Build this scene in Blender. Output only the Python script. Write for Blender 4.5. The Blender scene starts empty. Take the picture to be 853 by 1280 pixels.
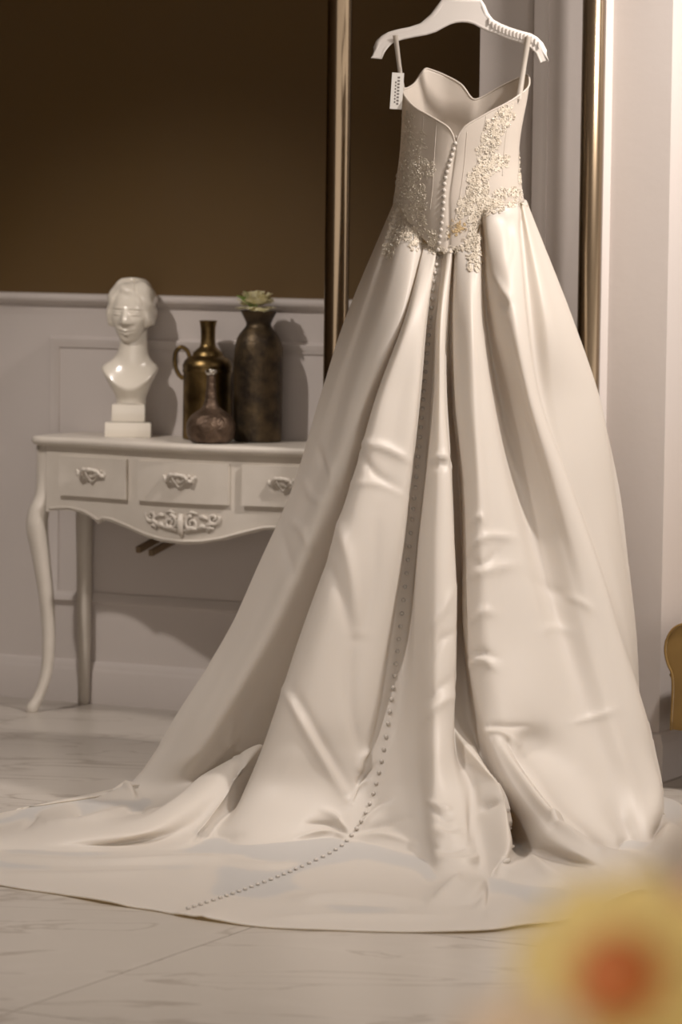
import bpy, bmesh, math, random
import numpy as np
from mathutils import Vector, Matrix, noise
from mathutils.bvhtree import BVHTree
random.seed(7)
scene = bpy.context.scene
C = scene.collection

# ------------------------------------------------------------------ camera
F = 4500.0; CH = 1.38; ROLL = 0.0125; PITCH = math.atan((640 - 285) / F)
FW = np.array([0, math.cos(PITCH), -math.sin(PITCH)])
DN = np.array([0, -math.sin(PITCH), -math.cos(PITCH)]); RT = np.array([1., 0, 0])
IX = math.cos(ROLL) * RT - math.sin(ROLL) * DN
IY = math.sin(ROLL) * RT + math.cos(ROLL) * DN
EYE = np.array([0, 0, CH])
cam_d = bpy.data.cameras.new('camera'); cam = bpy.data.objects.new('camera', cam_d); C.objects.link(cam)
cam.matrix_world = Matrix(((IX[0], -IY[0], -FW[0], 0), (IX[1], -IY[1], -FW[1], 0), (IX[2], -IY[2], -FW[2], CH), (0, 0, 0, 1)))
cam_d.sensor_fit = 'VERTICAL'; cam_d.sensor_height = 23.5; cam_d.sensor_width = 15.66
cam_d.lens = F * 23.5 / 1280
cam_d.clip_end = 60
cam_d.dof.use_dof = True; cam_d.dof.focus_distance = 8.15; cam_d.dof.aperture_fstop = 2.8
scene.camera = cam

# ------------------------------------------------------------------ world, lights, exposure
w = bpy.data.worlds.new('world'); scene.world = w; w.use_nodes = True
w.node_tree.nodes['Background'].inputs[0].default_value = (1.0, 0.88, 0.79, 1)
w.node_tree.nodes['Background'].inputs[1].default_value = 0.56

def spot(name, loc, target, power, size=1.0, blend=0.5, radius=0.08, col=(1, .84, .66)):
    l = bpy.data.lights.new(name, 'SPOT'); l.energy = power; l.spot_size = size; l.spot_blend = blend
    l.shadow_soft_size = radius; l.color = col
    o = bpy.data.objects.new(name, l); C.objects.link(o); o.location = loc
    o.rotation_euler = (Vector(target) - Vector(loc)).to_track_quat('-Z', 'Y').to_euler()
    return o
WARM = (1, .90, .83)
# ceiling downlights of the shop plus added front and bouquet fills, all in the ceiling plane
spot('ceiling_spot_dress', (1.25, 7.55, 2.95), (0.80, 8.1, 0.2), 16, 2.0, 0.9, 0.07, WARM)
spot('ceiling_spot_train', (-1.15, 7.55, 2.95), (-0.45, 7.5, 0.0), 66, 1.4, 0.9, 0.07, WARM)
spot('fill_spot_front', (0.25, 6.1, 2.95), (0.25, 6.5, 0.0), 34, 1.3, 0.9, 0.07, WARM)  # added lamp, brightens the near floor
spot('ceiling_spot_table', (-1.75, 8.35, 2.95), (-0.60, 9.75, 0.35), 62, 1.0, 0.9, 0.05, WARM)
spot('ceiling_spot_corner', (1.6, 8.0, 2.95), (0.72, 9.0, 1.0), 104, 1.35, 0.9, 0.07, WARM)
spot('fill_spot_bouquet', (0.7, 0.8, 2.95), (0.15, 1.5, 1.0), 18, 0.8, 0.8, 0.08, WARM)  # added lamp to light the foreground flowers
scene.view_settings.view_transform = 'Standard'; scene.view_settings.look = 'None'
scene.view_settings.exposure = 1.28; scene.view_settings.gamma = 1.0
scene.view_settings.use_curve_mapping = False

# ------------------------------------------------------------------ projection helpers (set out the plan from the surveyed photo)
def ray(px, py): return FW + IX * ((px - 426.5) / F) + IY * ((py - 640) / F)
def at(px, py, Y):
    d = ray(px, py); return EYE + d * (Y / d[1])
def fl(px, py, z=0.0):
    d = ray(px, py); return EYE + d * ((z - CH) / d[2])
def proj(P):
    v = P - EYE; z = v @ FW
    return np.stack([426.5 + F * (v @ IX) / z, 640 + F * (v @ IY) / z], -1)
WA = math.radians(27)
U = np.array([math.cos(WA), -math.sin(WA), 0]); NN = np.array([math.sin(WA), math.cos(WA), 0])
W0 = fl(63, 874)
def wall_uz(px, py, off=0.0):
    d = ray(px, py); P0 = W0 - NN * off; t = ((P0 - EYE) @ NN) / (d @ NN); p = EYE + d * t
    return (p - W0) @ U, p[2]
def wl(u, d, z): return W0 + U * u - NN * d + np.array([0, 0, z])
WALLM = Matrix.Translation(Vector(W0)) @ Matrix.Rotation(-WA, 4, 'Z') @ Matrix.Scale(-1, 4, (0, 1, 0))  # local (u, d outwards, z)

# ------------------------------------------------------------------ material helpers
def newmat(name):
    m = bpy.data.materials.new(name); m.use_nodes = True
    nt = m.node_tree; b = nt.nodes['Principled BSDF']; return m, nt, b
def pmat(name, col, rough=.5, metal=0., spec=.5, coat=0., sheen=0., noise_amt=0., nscale=8., bump=0., bscale=60., col2=None):
    m, nt, b = newmat(name)
    b.inputs['Base Color'].default_value = (*col, 1); b.inputs['Roughness'].default_value = rough
    b.inputs['Metallic'].default_value = metal; b.inputs['Specular IOR Level'].default_value = spec
    b.inputs['Coat Weight'].default_value = coat; b.inputs['Sheen Weight'].default_value = sheen
    tc = nt.nodes.new('ShaderNodeTexCoord')
    if col2 is not None:
        n = nt.nodes.new('ShaderNodeTexNoise'); n.inputs['Scale'].default_value = nscale; n.inputs['Detail'].default_value = 6
        nt.links.new(tc.outputs['Object'], n.inputs['Vector'])
        r = nt.nodes.new('ShaderNodeValToRGB'); r.color_ramp.elements[0].position = .38; r.color_ramp.elements[1].position = .68
        r.color_ramp.elements[0].color = (*col, 1); r.color_ramp.elements[1].color = (*col2, 1)
        nt.links.new(n.outputs['Fac'], r.inputs['Fac']); nt.links.new(r.outputs['Color'], b.inputs['Base Color'])
    if bump:
        n2 = nt.nodes.new('ShaderNodeTexNoise'); n2.inputs['Scale'].default_value = bscale; n2.inputs['Detail'].default_value = 4
        nt.links.new(tc.outputs['Object'], n2.inputs['Vector'])
        bp = nt.nodes.new('ShaderNodeBump'); bp.inputs['Strength'].default_value = bump; bp.inputs['Distance'].default_value = .01
        nt.links.new(n2.outputs['Fac'], bp.inputs['Height']); nt.links.new(bp.outputs['Normal'], b.inputs['Normal'])
    return m
M = {}
M['white_paint'] = pmat('white_paint', (.66, .61, .58), .45, bump=.05, bscale=40)
M['brown_paint'] = pmat('brown_paint', (.125, .072, .020), .6, bump=.05, bscale=40, col2=(.125, .074, .025), nscale=3)
M['ceiling'] = pmat('ceiling_paint', (.7, .67, .63), .8)
M['table_paint'] = pmat('table_paint', (.66, .61, .54), .42, col2=(.70, .65, .58), nscale=14)
M['ceramic'] = pmat('glazed_ceramic', (.74, .69, .60), .18, coat=.6)
M['satin'] = pmat('ivory_satin', (.80, .765, .70), .36, spec=.55, sheen=.15, bump=.02, bscale=9)
def cloth_mat(name, col, trans, amt, rough, spec=.5, sheen=.1):
    m = pmat(name, col, rough, spec=spec, sheen=sheen); nt = m.node_tree; b = nt.nodes['Principled BSDF']; out = nt.nodes['Material Output']
    t = nt.nodes.new('ShaderNodeBsdfTranslucent'); t.inputs['Color'].default_value = (*trans, 1)
    mx = nt.nodes.new('ShaderNodeMixShader'); mx.inputs[0].default_value = amt
    nt.links.new(b.outputs[0], mx.inputs[1]); nt.links.new(t.outputs[0], mx.inputs[2]); nt.links.new(mx.outputs[0], out.inputs['Surface'])
    tc = nt.nodes.new('ShaderNodeTexCoord'); wv = nt.nodes.new('ShaderNodeTexNoise'); wv.inputs['Scale'].default_value = 420; wv.inputs['Detail'].default_value = 1
    nt.links.new(tc.outputs['Object'], wv.inputs['Vector']); bp = nt.nodes.new('ShaderNodeBump'); bp.inputs['Strength'].default_value = .12; bp.inputs['Distance'].default_value = .001
    nt.links.new(wv.outputs['Fac'], bp.inputs['Height']); nt.links.new(bp.outputs['Normal'], b.inputs['Normal'])
    return m
M['satin'] = cloth_mat('ivory_satin_cloth', (.81, .785, .75), (.88, .73, .43), .34, .46, .5)
M['satin_button'] = pmat('satin_button', (.55, .51, .46), .35)  # shading on the buttons is put into this darker colour
M['bodice'] = cloth_mat('bodice_satin', (.70, .64, .57), (.75, .64, .48), .25, .5)
M['lace'] = pmat('ivory_lace', (.60, .53, .43), .6, col2=(.69, .63, .53), nscale=60)
M['bead'] = pmat('pearl_bead', (.85, .8, .7), .15, coat=.5)
M['amber'] = pmat('amber_tint', (.50, .37, .20), .4)
M['hanger'] = pmat('hanger_plastic', (.74, .70, .66), .35)
M['ribbon'] = cloth_mat('satin_ribbon', (.68, .63, .56), (.6, .52, .42), .4, .4)
M['card'] = pmat('white_card', (.80, .78, .74), .6)
M['ink'] = pmat('grey_ink', (.18, .16, .15), .7)
M['steel'] = pmat('bronzed_steel', (.34, .265, .18), .24, metal=1.)
M['wire'] = pmat('chrome_wire', (.7, .7, .7), .2, metal=1.)
M['brass'] = pmat('aged_brass', (.26, .18, .075), .36, metal=1., col2=(.10, .066, .028), nscale=16, bump=.1, bscale=50)
M['iron'] = pmat('dark_worn_metal', (.055, .042, .03), .45, metal=.75, col2=(.15, .108, .06), nscale=22, bump=.25, bscale=60)
M['iron2'] = pmat('pitted_brown_metal', (.085, .055, .036), .42, metal=.65, col2=(.17, .115, .08), nscale=34, bump=.5, bscale=80)
M['silver'] = pmat('polished_lip', (.75, .72, .66), .2, metal=1.)
M['petal_cream'] = pmat('cream_petal', (.86, .80, .50), .6, col2=(.92, .88, .66), nscale=50)
M['petal_yellow'] = pmat('yellow_petal', (.70, .52, .15), .55, col2=(.75, .60, .25), nscale=30)
M['petal_orange'] = pmat('orange_petal', (.42, .11, .015), .55, col2=(.48, .15, .03), nscale=40)
M['petal_pink'] = pmat('pink_petal', (.58, .22, .17), .55, col2=(.62, .30, .23), nscale=30)
M['petal_peach'] = pmat('peach_petal', (.62, .46, .30), .55, col2=(.66, .52, .36), nscale=30)
M['petal_white'] = pmat('blush_petal', (.44, .38, .31), .55, col2=(.50, .43, .36), nscale=30)
M['leaf'] = pmat('green_leaf', (.16, .24, .05), .5, col2=(.22, .30, .08), nscale=20)
M['velvet'] = pmat('ochre_velvet', (.20, .115, .022), .6, sheen=.25, col2=(.26, .155, .035), nscale=6)
M['dark_wood'] = pmat('dark_wood', (.02, .013, .009), .4)
M['runner'] = pmat('raw_wood', (.18, .12, .07), .6, col2=(.24, .17, .10), nscale=20)
M['grout'] = pmat('grout', (.16, .14, .12), .8)
M['vase_glass'] = pmat('white_vase', (.7, .68, .64), .25)

def marble():
    m, nt, b = newmat('marble_tile'); L = nt.links.new
    g = nt.nodes.new('ShaderNodeNewGeometry'); oi = nt.nodes.new('ShaderNodeObjectInfo')
    mp = nt.nodes.new('ShaderNodeMapping'); mp.inputs['Rotation'].default_value = (0, 0, .47 + .3); mp.inputs['Scale'].default_value = (1.0, 3.4, 1)
    add = nt.nodes.new('ShaderNodeVectorMath'); add.operation = 'ADD'
    sc = nt.nodes.new('ShaderNodeVectorMath'); sc.operation = 'SCALE'; sc.inputs['Scale'].default_value = 17
    L(oi.outputs['Random'], sc.inputs[0]); L(g.outputs['Position'], add.inputs[0]); L(sc.outputs[0], add.inputs[1]); L(add.outputs[0], mp.inputs['Vector'])
    n = nt.nodes.new('ShaderNodeTexNoise'); n.inputs['Scale'].default_value = 1.6; n.inputs['Detail'].default_value = 9; n.inputs['Distortion'].default_value = 1.1
    L(mp.outputs['Vector'], n.inputs['Vector'])
    r = nt.nodes.new('ShaderNodeValToRGB'); e = r.color_ramp.elements
    e[0].position = .40; e[0].color = (.50, .46, .41, 1); e[1].position = .56; e[1].color = (.49, .45, .40, 1)
    v = e.new(.475); v.color = (.355, .315, .27, 1); v2 = e.new(.445); v2.color = (.50, .46, .41, 1); v3 = e.new(.50); v3.color = (.51, .47, .42, 1)
    L(n.outputs['Fac'], r.inputs['Fac']); L(r.outputs['Color'], b.inputs['Base Color'])
    b.inputs['Roughness'].default_value = .28; b.inputs['Specular IOR Level'].default_value = .45
    return m
M['marble'] = marble()

# ------------------------------------------------------------------ mesh helpers
def tag(o, label=None, cat=None, group=None, kind=None):
    if label: o['label'] = label
    if cat: o['category'] = cat
    if group: o['group'] = group
    if kind: o['kind'] = kind
    return o
def link(name, me, mat, parent=None, smooth=True):
    if isinstance(mat, str): mat = M[mat]
    if mat and not me.materials: me.materials.append(mat)
    if smooth: me.polygons.foreach_set('use_smooth', [True] * len(me.polygons))
    o = bpy.data.objects.new(name, me); C.objects.link(o)
    if parent: o.parent = parent
    return o
def mesh(name, vs, fs, mat, parent=None, smooth=True):
    me = bpy.data.meshes.new(name); me.from_pydata([tuple(map(float, v)) for v in vs], [], [tuple(map(int, f)) for f in fs]); me.update()
    return link(name, me, mat, parent, smooth)
def from_bm(name, bm, mat, parent=None, smooth=True, fix=True):
    if fix: bmesh.ops.recalc_face_normals(bm, faces=bm.faces[:])
    me = bpy.data.meshes.new(name); bm.to_mesh(me); bm.free(); return link(name, me, mat, parent, smooth)
def empty(name, loc=(0, 0, 0), rz=0.):
    o = bpy.data.objects.new(name, None); C.objects.link(o); o.location = loc; o.rotation_euler = (0, 0, rz); o.empty_display_size = .1; return o
def sharp(o, ang=35):
    o.data.set_sharp_from_angle(angle=math.radians(ang)); return o
def bm_box(bm, x0, x1, y0, y1, z0, z1, bev=0.):
    vs = [bm.verts.new(p) for p in [(x0, y0, z0), (x1, y0, z0), (x1, y1, z0), (x0, y1, z0), (x0, y0, z1), (x1, y0, z1), (x1, y1, z1), (x0, y1, z1)]]
    fs = [bm.faces.new([vs[i] for i in f]) for f in [(0, 3, 2, 1), (4, 5, 6, 7), (0, 1, 5, 4), (1, 2, 6, 5), (2, 3, 7, 6), (3, 0, 4, 7)]]
    if bev:
        es = list({e for f in fs for e in f.edges})
        bmesh.ops.bevel(bm, geom=es, offset=bev, segments=2, profile=.7, affect='EDGES')
    return bm
def box(name, x0, x1, y0, y1, z0, z1, mat, parent=None, bev=0.):
    bm = bmesh.new(); bm_box(bm, x0, x1, y0, y1, z0, z1, bev); return sharp(from_bm(name, bm, mat, parent))
def lathe(name, prof, mat, parent=None, seg=48, close=True):
    vs = []; fs = []
    for r, z in prof:
        for k in range(seg): a = 2 * math.pi * k / seg; vs.append((r * math.cos(a), r * math.sin(a), z))
    n = len(prof)
    for i in range(n - 1):
        for k in range(seg): k2 = (k + 1) % seg; fs.append((i * seg + k, i * seg + k2, (i + 1) * seg + k2, (i + 1) * seg + k))
    if close:
        fs.append(tuple(range(seg - 1, -1, -1)))
    o = mesh(name, vs, fs, mat, parent); return sharp(o, 50)
def smooth_prof(pts, sub=6): return [tuple(p) for p in cr(np.array(pts, float), sub)]
def cr(P, sub):
    """centripetal Catmull-Rom through P[k] (k first axis), sub samples a span"""
    P = np.asarray(P, float); n = len(P)
    A = np.concatenate([(2 * P[0] - P[1])[None], P, (2 * P[-1] - P[-2])[None]])
    out = []
    for i in range(n - 1):
        p0, p1, p2, p3 = A[i:i + 4]
        def dt(a, b): return np.maximum(np.linalg.norm(b - a, axis=-1, keepdims=True), 1e-5) ** .5
        t0 = 0 * dt(p0, p1); t1 = t0 + dt(p0, p1); t2 = t1 + dt(p1, p2); t3 = t2 + dt(p2, p3)
        for s in range(sub):
            t = t1 + (t2 - t1) * (s / sub)
            a1 = (t1 - t) / (t1 - t0) * p0 + (t - t0) / (t1 - t0) * p1
            a2 = (t2 - t) / (t2 - t1) * p1 + (t - t1) / (t2 - t1) * p2
            a3 = (t3 - t) / (t3 - t2) * p2 + (t - t2) / (t3 - t2) * p3
            b1 = (t2 - t) / (t2 - t0) * a1 + (t - t0) / (t2 - t0) * a2
            b2 = (t3 - t) / (t3 - t1) * a2 + (t - t1) / (t3 - t1) * a3
            out.append((t2 - t) / (t2 - t1) * b1 + (t - t1) / (t2 - t1) * b2)
    out.append(P[-1]); return np.array(out)
def tube_geo(pts, rad, seg=8, closed=False, flat=1.0):
    pts = [Vector(p) for p in pts]; n = len(pts); vs = []; fs = []
    up = Vector((.13, .21, .97)).normalized()
    for i, p in enumerate(pts):
        a = pts[(i - 1) % n] if (closed or i > 0) else p; b = pts[(i + 1) % n] if (closed or i < n - 1) else p
        t = (b - a).normalized()
        s = t.cross(up)
        if s.length < 1e-4: s = t.cross(Vector((1, 0, 0)))
        s.normalize(); q = s.cross(t); r = rad[i] if hasattr(rad, '__len__') else rad
        for k in range(seg):
            an = 2 * math.pi * k / seg; vs.append(p + s * (r * math.cos(an)) + q * (r * flat * math.sin(an)))
    m = n if closed else n - 1
    for i in range(m):
        j = (i + 1) % n
        for k in range(seg): k2 = (k + 1) % seg; fs.append((i * seg + k, i * seg + k2, j * seg + k2, j * seg + k))
    if not closed: fs.append(tuple(range(seg - 1, -1, -1))); fs.append(tuple((n - 1) * seg + k for k in range(seg)))
    return vs, fs
def tube(name, pts, rad, mat, parent=None, seg=8, closed=False, flat=1.0):
    return mesh(name, *tube_geo(pts, rad, seg, closed, flat), mat, parent)
class MB:
    def __init__(s): s.v = []; s.f = []
    def add(s, vs, fs): o = len(s.v); s.v += [tuple(v) for v in vs]; s.f += [tuple(i + o for i in f) for f in fs]
    def build(s, name, mat, parent=None, smooth=True): return mesh(name, s.v, s.f, mat, parent, smooth)
def extrude_poly(pts2, d0, d1, plane='xz', bev=0.):
    """polygon in (x,z) extruded along y from d0 to d1"""
    bm = bmesh.new(); a = [bm.verts.new((x, d0, z)) for x, z in pts2]; b = [bm.verts.new((x, d1, z)) for x, z in pts2]
    n = len(pts2); f0 = bm.faces.new(a); f1 = bm.faces.new(b[::-1])
    for i in range(n): bm.faces.new((a[i], b[i], b[(i + 1) % n], a[(i + 1) % n]))
    if bev: bmesh.ops.bevel(bm, geom=list(f0.edges) + list(f1.edges), offset=bev, segments=2, profile=.7, affect='EDGES')
    return bm

# ------------------------------------------------------------------ the setting
def struct(o): o['kind'] = 'structure'; return o
CEIL = 3.0
# floor slab with marble tiles laid parallel to the back wall
floor = struct(mesh('floor', [(-8, -1.5, -.02), (6, -1.5, -.02), (6, 14, -.02), (-8, 14, -.02)], [(0, 1, 2, 3)], 'grout'))
tb = bmesh.new(); bm_box(tb, -.4985, .4985, -.4985, .4985, -.02, 0, .0012)
tme = bpy.data.meshes.new('tile'); tb.to_mesh(tme); tb.free(); tme.materials.append(M['marble'])
UO, VO = -3.338, 6.305
for iu in range(-5, 9):
    for iv in range(-6, 7):
        cu = UO + iu + .5; cv = VO + iv + .5
        p = U * cu + NN * cv
        if -5.5 < p[0] < 4.5 and -.8 < p[1] < 13:
            t = bpy.data.objects.new('tile', tme); C.objects.link(t); t.parent = floor
            t.location = (p[0], p[1], 0); t.rotation_euler = (0, 0, -WA)

def wallobj(name, vs, fs, mat):
    o = mesh(name, vs, fs, mat, smooth=False); o.matrix_world = WALLM; return o
# main back wall: white below the rail, brown above
RAIL = 1.165
o = wallobj('wall_back', [(-6, 0, 0), (1.9, 0, 0), (1.9, 0, RAIL), (-6, 0, RAIL), (1.9, 0, CEIL), (-6, 0, CEIL)], [(0, 3, 2, 1), (3, 5, 4, 2)], 'white_paint')
o.data.materials.append(M['brown_paint']); o.data.polygons[1].material_index = 1; struct(o)
def prof_run(name, prof, u0, u1, mat='white_paint', cap=True):
    """moulding profile [(d,z)] run along the back wall"""
    n = len(prof); vs = [(u0, d, z) for d, z in prof] + [(u1, d, z) for d, z in prof]
    fs = [(i, i + 1, n + i + 1, n + i) for i in range(n - 1)]
    fs += [tuple(range(n)), tuple(range(2 * n - 1, n - 1, -1))]
    return struct(sharp(wallobj(name, vs, fs, mat), 40))
RAILP = [(0, 1.148), (.010, 1.149), (.013, 1.154), (.020, 1.157), (.026, 1.163), (.028, 1.171), (.026, 1.178), (.018, 1.182), (0, 1.183)]
prof_run('trim_1', RAILP, -6, 1.86)
BASEP = [(0, 0), (.018, 0), (.018, .092), (.015, .098), (.012, .106), (.010, .116), (.006, .121), (0, .123)]
prof_run('baseboard_back', BASEP, -6, 1.86)
def frame_mould(name, u0, u1, z0, z1, off=0., w=.032, t=.016):
    prof = [(0, 0), (0.003, t * .55), (w * .25, t), (w * .55, t * .8), (w * .75, t * .45), (w, t * .3), (w, 0)]
    rings = []
    for q, h in prof: rings.append([(u0 + q, off + h, z0 + q), (u1 - q, off + h, z0 + q), (u1 - q, off + h, z1 - q), (u0 + q, off + h, z1 - q)])
    vs = [v for r in rings for v in r]; fs = []
    for i in range(len(rings) - 1):
        for k in range(4): k2 = (k + 1) % 4; fs.append((i * 4 + k, i * 4 + k2, (i + 1) * 4 + k2, (i + 1) * 4 + k))
    return struct(sharp(wallobj(name, vs, fs, 'white_paint'), 40))
frame_mould('trim_2', -.006, 1.24, .288, 1.060)
frame_mould('trim_3', -1.55, -.27, .288, 1.060)
# projecting wall block to the right
cpt = fl(823, 976); CO = -((cpt - W0) @ NN); CU = (cpt - W0) @ U
BU = wall_uz(600.5, 60, CO)[0]
bm = bmesh.new(); bm_box(bm, BU, CU, -3.0, CO, 0, CEIL)
o = from_bm('wall_right', bm, 'white_paint', smooth=False); o.matrix_world = WALLM; struct(o)
MU0 = wall_uz(666, 150, CO)[0]; MU1 = wall_uz(765, 150, CO)[0]
frame_mould('trim_4', MU0, MU1, .30, 2.62, CO, w=.042, t=.022)
def block_base(name):
    n = len(BASEP); vs = []
    for d, z in BASEP: vs += [(BU, CO + d, z), (CU + d, CO + d, z), (CU + d, -2.9, z)]
    fs = []
    for i in range(n - 1): a = 3 * i; fs += [(a, a + 1, a + 4, a + 3), (a + 1, a + 2, a + 5, a + 4)]
    return struct(sharp(wallobj(name, vs, fs, 'white_paint'), 40))
block_base('baseboard_right')
o = wallobj('wall_alcove', [(CU, -2.6, 0), (CU + 5, -2.6, 0), (CU + 5, -2.6, CEIL), (CU, -2.6, CEIL)], [(0, 3, 2, 1)], 'white_paint'); struct(o)
o = mesh('added_wall_left', [(-4.6, -1.5, 0), (-4.6, 13, 0), (-4.6, 13, CEIL), (-4.6, -1.5, CEIL)], [(0, 1, 2, 3)], 'brown_paint', smooth=False); struct(o)  # unseen wall, added as a dark reflection for the rack poles
o = mesh('ceiling', [(-8, -1.5, CEIL), (6, -1.5, CEIL), (6, 14, CEIL), (-8, 14, CEIL)], [(0, 3, 2, 1)], 'ceiling'); struct(o)

# ------------------------------------------------------------------ WEDDING DRESS
dress = empty('wedding_dress', (0.28, 8.6, 0))
tag(dress, 'ivory satin strapless wedding dress with lace bodice, back buttons and long train', 'dress')
DM = Matrix.Translation((-0.28, -8.6, 0))
def dpart(o): o.parent = dress; o.matrix_parent_inverse = DM; return o
ZC = 8.77
LEV = [None, 400, 500, 600, 700, 800, 900]
# every string of the skirt: (top px,py,Z) | px at rows 400..900 | Z at those rows | two hanging points (px,py,Z) | five floor points (px,py,height)
S = []
def s(top, px, Z, hang, floor5): S.append((top, px, Z, hang, floor5))
s((506,243,5.90), [443,411,381,337,291,229], [5.95]*6, [(203,940,5.95),(182,970,5.94)], [(164,983,0),(122,991,0),(88,998,0),(60,1003,0),(35,1009,0)])
s((497,243,5.86), [431,399,369,327,279,217], [5.86]*6, [(192,942,5.86),(170,972,5.86)], [(155,983,.014),(112,997,0),(70,1006,0),(30,1014,0),(-20,1021,0)])
s((498,250,5.80), [447,411,380,338,291,230], [5.76,5.75,5.76,5.77,5.78,5.79], [(206,944,5.80),(183,978,5.80)], [(168,997,0),(122,1010,0),(70,1016,.02),(20,1028,0),(-45,1036,0)])
s((502,256,5.81), [455,424,396,356,311,252], [5.76,5.73,5.71,5.70,5.70,5.71], [(226,944,5.73),(202,982,5.76)], [(187,1002,0),(142,1017,.03),(80,1027,.035),(10,1046,.012),(-70,1058,0)])
s((512,275,5.77), [476,441,415,378,333,276], [5.69,5.66,5.64,5.64,5.65,5.68], [(253,940,5.70),(228,980,5.75)], [(213,1002,.015),(202,1010,.05),(122,1038,.032),(25,1061,0),(-75,1080,0)])
s((524,295,5.75), [500,457,430,396,360,308], [5.67,5.655,5.655,5.67,5.69,5.73], [(294,937,5.755),(277,964,5.79)], [(264,981,.04),(255,969,.095),(178,1040,.03),(70,1063,0),(-35,1098,0)])
s((531,303,5.78), [511,478,453,425,394,357], [5.715,5.715,5.72,5.735,5.75,5.78], [(346,935,5.79),(338,966,5.80)], [(331,978,.04),(327,931,.15),(236,1036,.02),(130,1065,0),(20,1109,0)])
s((531,306,5.745),[506,469,441,410,376,343], [5.67,5.62,5.58,5.54,5.50,5.45], [(329,940,5.43),(312,980,5.40)], [(293,1018,None),(265,1047,0),(228,1063,0),(140,1086,0),(75,1117,0)])
s((536,308,5.74), [512,478,455,430,402,372], [5.65,5.59,5.54,5.49,5.45,5.41], [(361,940,5.395),(343,985,5.375)], [(322,1030,None),(300,1056,0),(262,1073,0),(180,1096,0),(110,1124,0)])
s((541,309,5.74), [523,500,483,466,446,424], [5.655,5.60,5.55,5.505,5.47,5.43], [(412,940,5.42),(394,985,5.40)], [(375,1027,None),(352,1053,0),(305,1079,0),(222,1107,0),(150,1131,0)])
s((546,310,5.75), [532,522,511,498,484,468], [5.67,5.61,5.57,5.54,5.51,5.48], [(457,940,5.465),(440,985,5.44)], [(426,1020,None),(413,1047,0),(352,1079,0),(268,1110,0),(192,1137,0)])
s((547,312,5.78), [535,525,515,503,489,473], [5.735,5.685,5.64,5.60,5.555,5.505], [(463,940,5.485),(449,985,5.46)], [(439,1022,None),(429,1050,0),(368,1082,0),(288,1115,0),(213,1141,0)])
s((551,318,5.78), [539,530,520,510,499,487], [5.74,5.69,5.645,5.605,5.56,5.505], [(480,940,5.485),(468,985,5.455)], [(455,1022,None),(438,1050,0),(384,1083,0),(304,1117,0),(228,1142,.004)])
s((554,318,5.78), [544.5,539,530,520,509,499], [5.735,5.69,5.645,5.605,5.56,5.505], [(495,940,5.475),(486,985,5.44)], [(478,1022,None),(462,1053,0),(432,1085,0),(386,1123,0),(330,1158,0)])
s((556,316,5.755),[546,541,533,524,519,519], [5.69,5.64,5.59,5.55,5.51,5.46], [(521,940,5.425),(524,990,5.385)], [(527,1035,None),(526,1070,0),(500,1096,0),(470,1129,0),(425,1162,0)])
s((561,308,5.74), [551,549,548,546,545,545], [5.66,5.60,5.54,5.48,5.42,5.35], [(545,940,5.31),(545,990,5.26)], [(549,1045,None),(556,1091,.003),(545,1111,0),(532,1138,0),(505,1164,0)])
s((565,306,5.74), [557,557,563,567,569,566], [5.67,5.61,5.55,5.50,5.45,5.39], [(566,938,5.36),(573,985,5.30)], [(582,1040,None),(584,1089,.006),(596,1106,.022),(600,1138,0),(590,1162,.004)])
s((566,307,5.76), [559,558,563,567,568.5,567], [5.70,5.66,5.61,5.56,5.51,5.46], [(572,945,5.43),(588,975,5.36)], [(597,1030,None),(606,1080,.008),(612,1099,0),(612,1131,0),(620,1160,.004)])
s((567,308,5.79), [560,559,562,565,567,568], [5.71,5.665,5.62,5.575,5.53,5.48], [(604,957,5.32),(627,985,5.255)], [(635,1030,.085),(634,1065,.04),(622,1089,.005),(640,1123,0),(655,1154,.006)])
s((568,310,5.84), [564,566,574,578,580,588], [5.735,5.70,5.665,5.625,5.58,5.51], [(597,932,5.475),(611,980,5.42)], [(632,1033,.025),(648,1060,0),(680,1085,.025),(700,1116,0),(715,1146,.012)])
s((572,305,5.75), [568,569,578,581,583,603], [5.69,5.64,5.60,5.55,5.49,5.40], [(618,935,5.35),(643,982,5.27)], [(672,1022,.09),(718,1063,.055),(765,1090,.02),(775,1108,.02),(770,1120,.04)])
s((585,300,5.73), [589,592,598,602,608,628], [5.65,5.59,5.54,5.49,5.44,5.375], [(644,938,5.34),(671,980,5.27)], [(702,1017,.10),(748,1049,.068),(792,1076,.03),(805,1100,.02),(800,1110,.05)])
s((592,296,5.735),[595,603,613,626,640,668], [5.66,5.605,5.56,5.515,5.47,5.42], [(660,928,5.425),(688,970,5.39)], [(720,1014,None),(762,1045,.03),(802,1068,.018),(820,1095,.01),(815,1112,.045)])
s((599,290,5.74), [601,614,631,656,679,708], [5.68,5.63,5.59,5.55,5.51,5.47], [(722,938,5.455),(738,980,5.435)], [(752,1016,None),(774,1047,.02),(806,1069,.015),(828,1092,0),(828,1110,.035)])
s((603,275,5.82), [609,626,648,675,705,738], [5.745,5.715,5.67,5.62,5.56,5.50], [(752,938,5.48),(767,985,5.455)], [(776,1020,None),(788,1050,0),(815,1066,.012),(838,1088,0),(845,1104,.02)])
s((606,264,5.76), [621,648,678,708,735,765], [5.69,5.66,5.63,5.59,5.54,5.49], [(778,938,5.47),(793,985,5.45)], [(798,1022,None),(802,1052,0),(822,1060,.018),(848,1080,0),(860,1095,0)])
s((625,256,5.73), [642,662,692,724,752,780], [5.64,5.61,5.595,5.57,5.535,5.49], [(792,938,5.475),(807,985,5.45)], [(811,1020,None),(812,1052,0),(830,1048,.025),(853,1068,0),(872,1080,0)])
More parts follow.
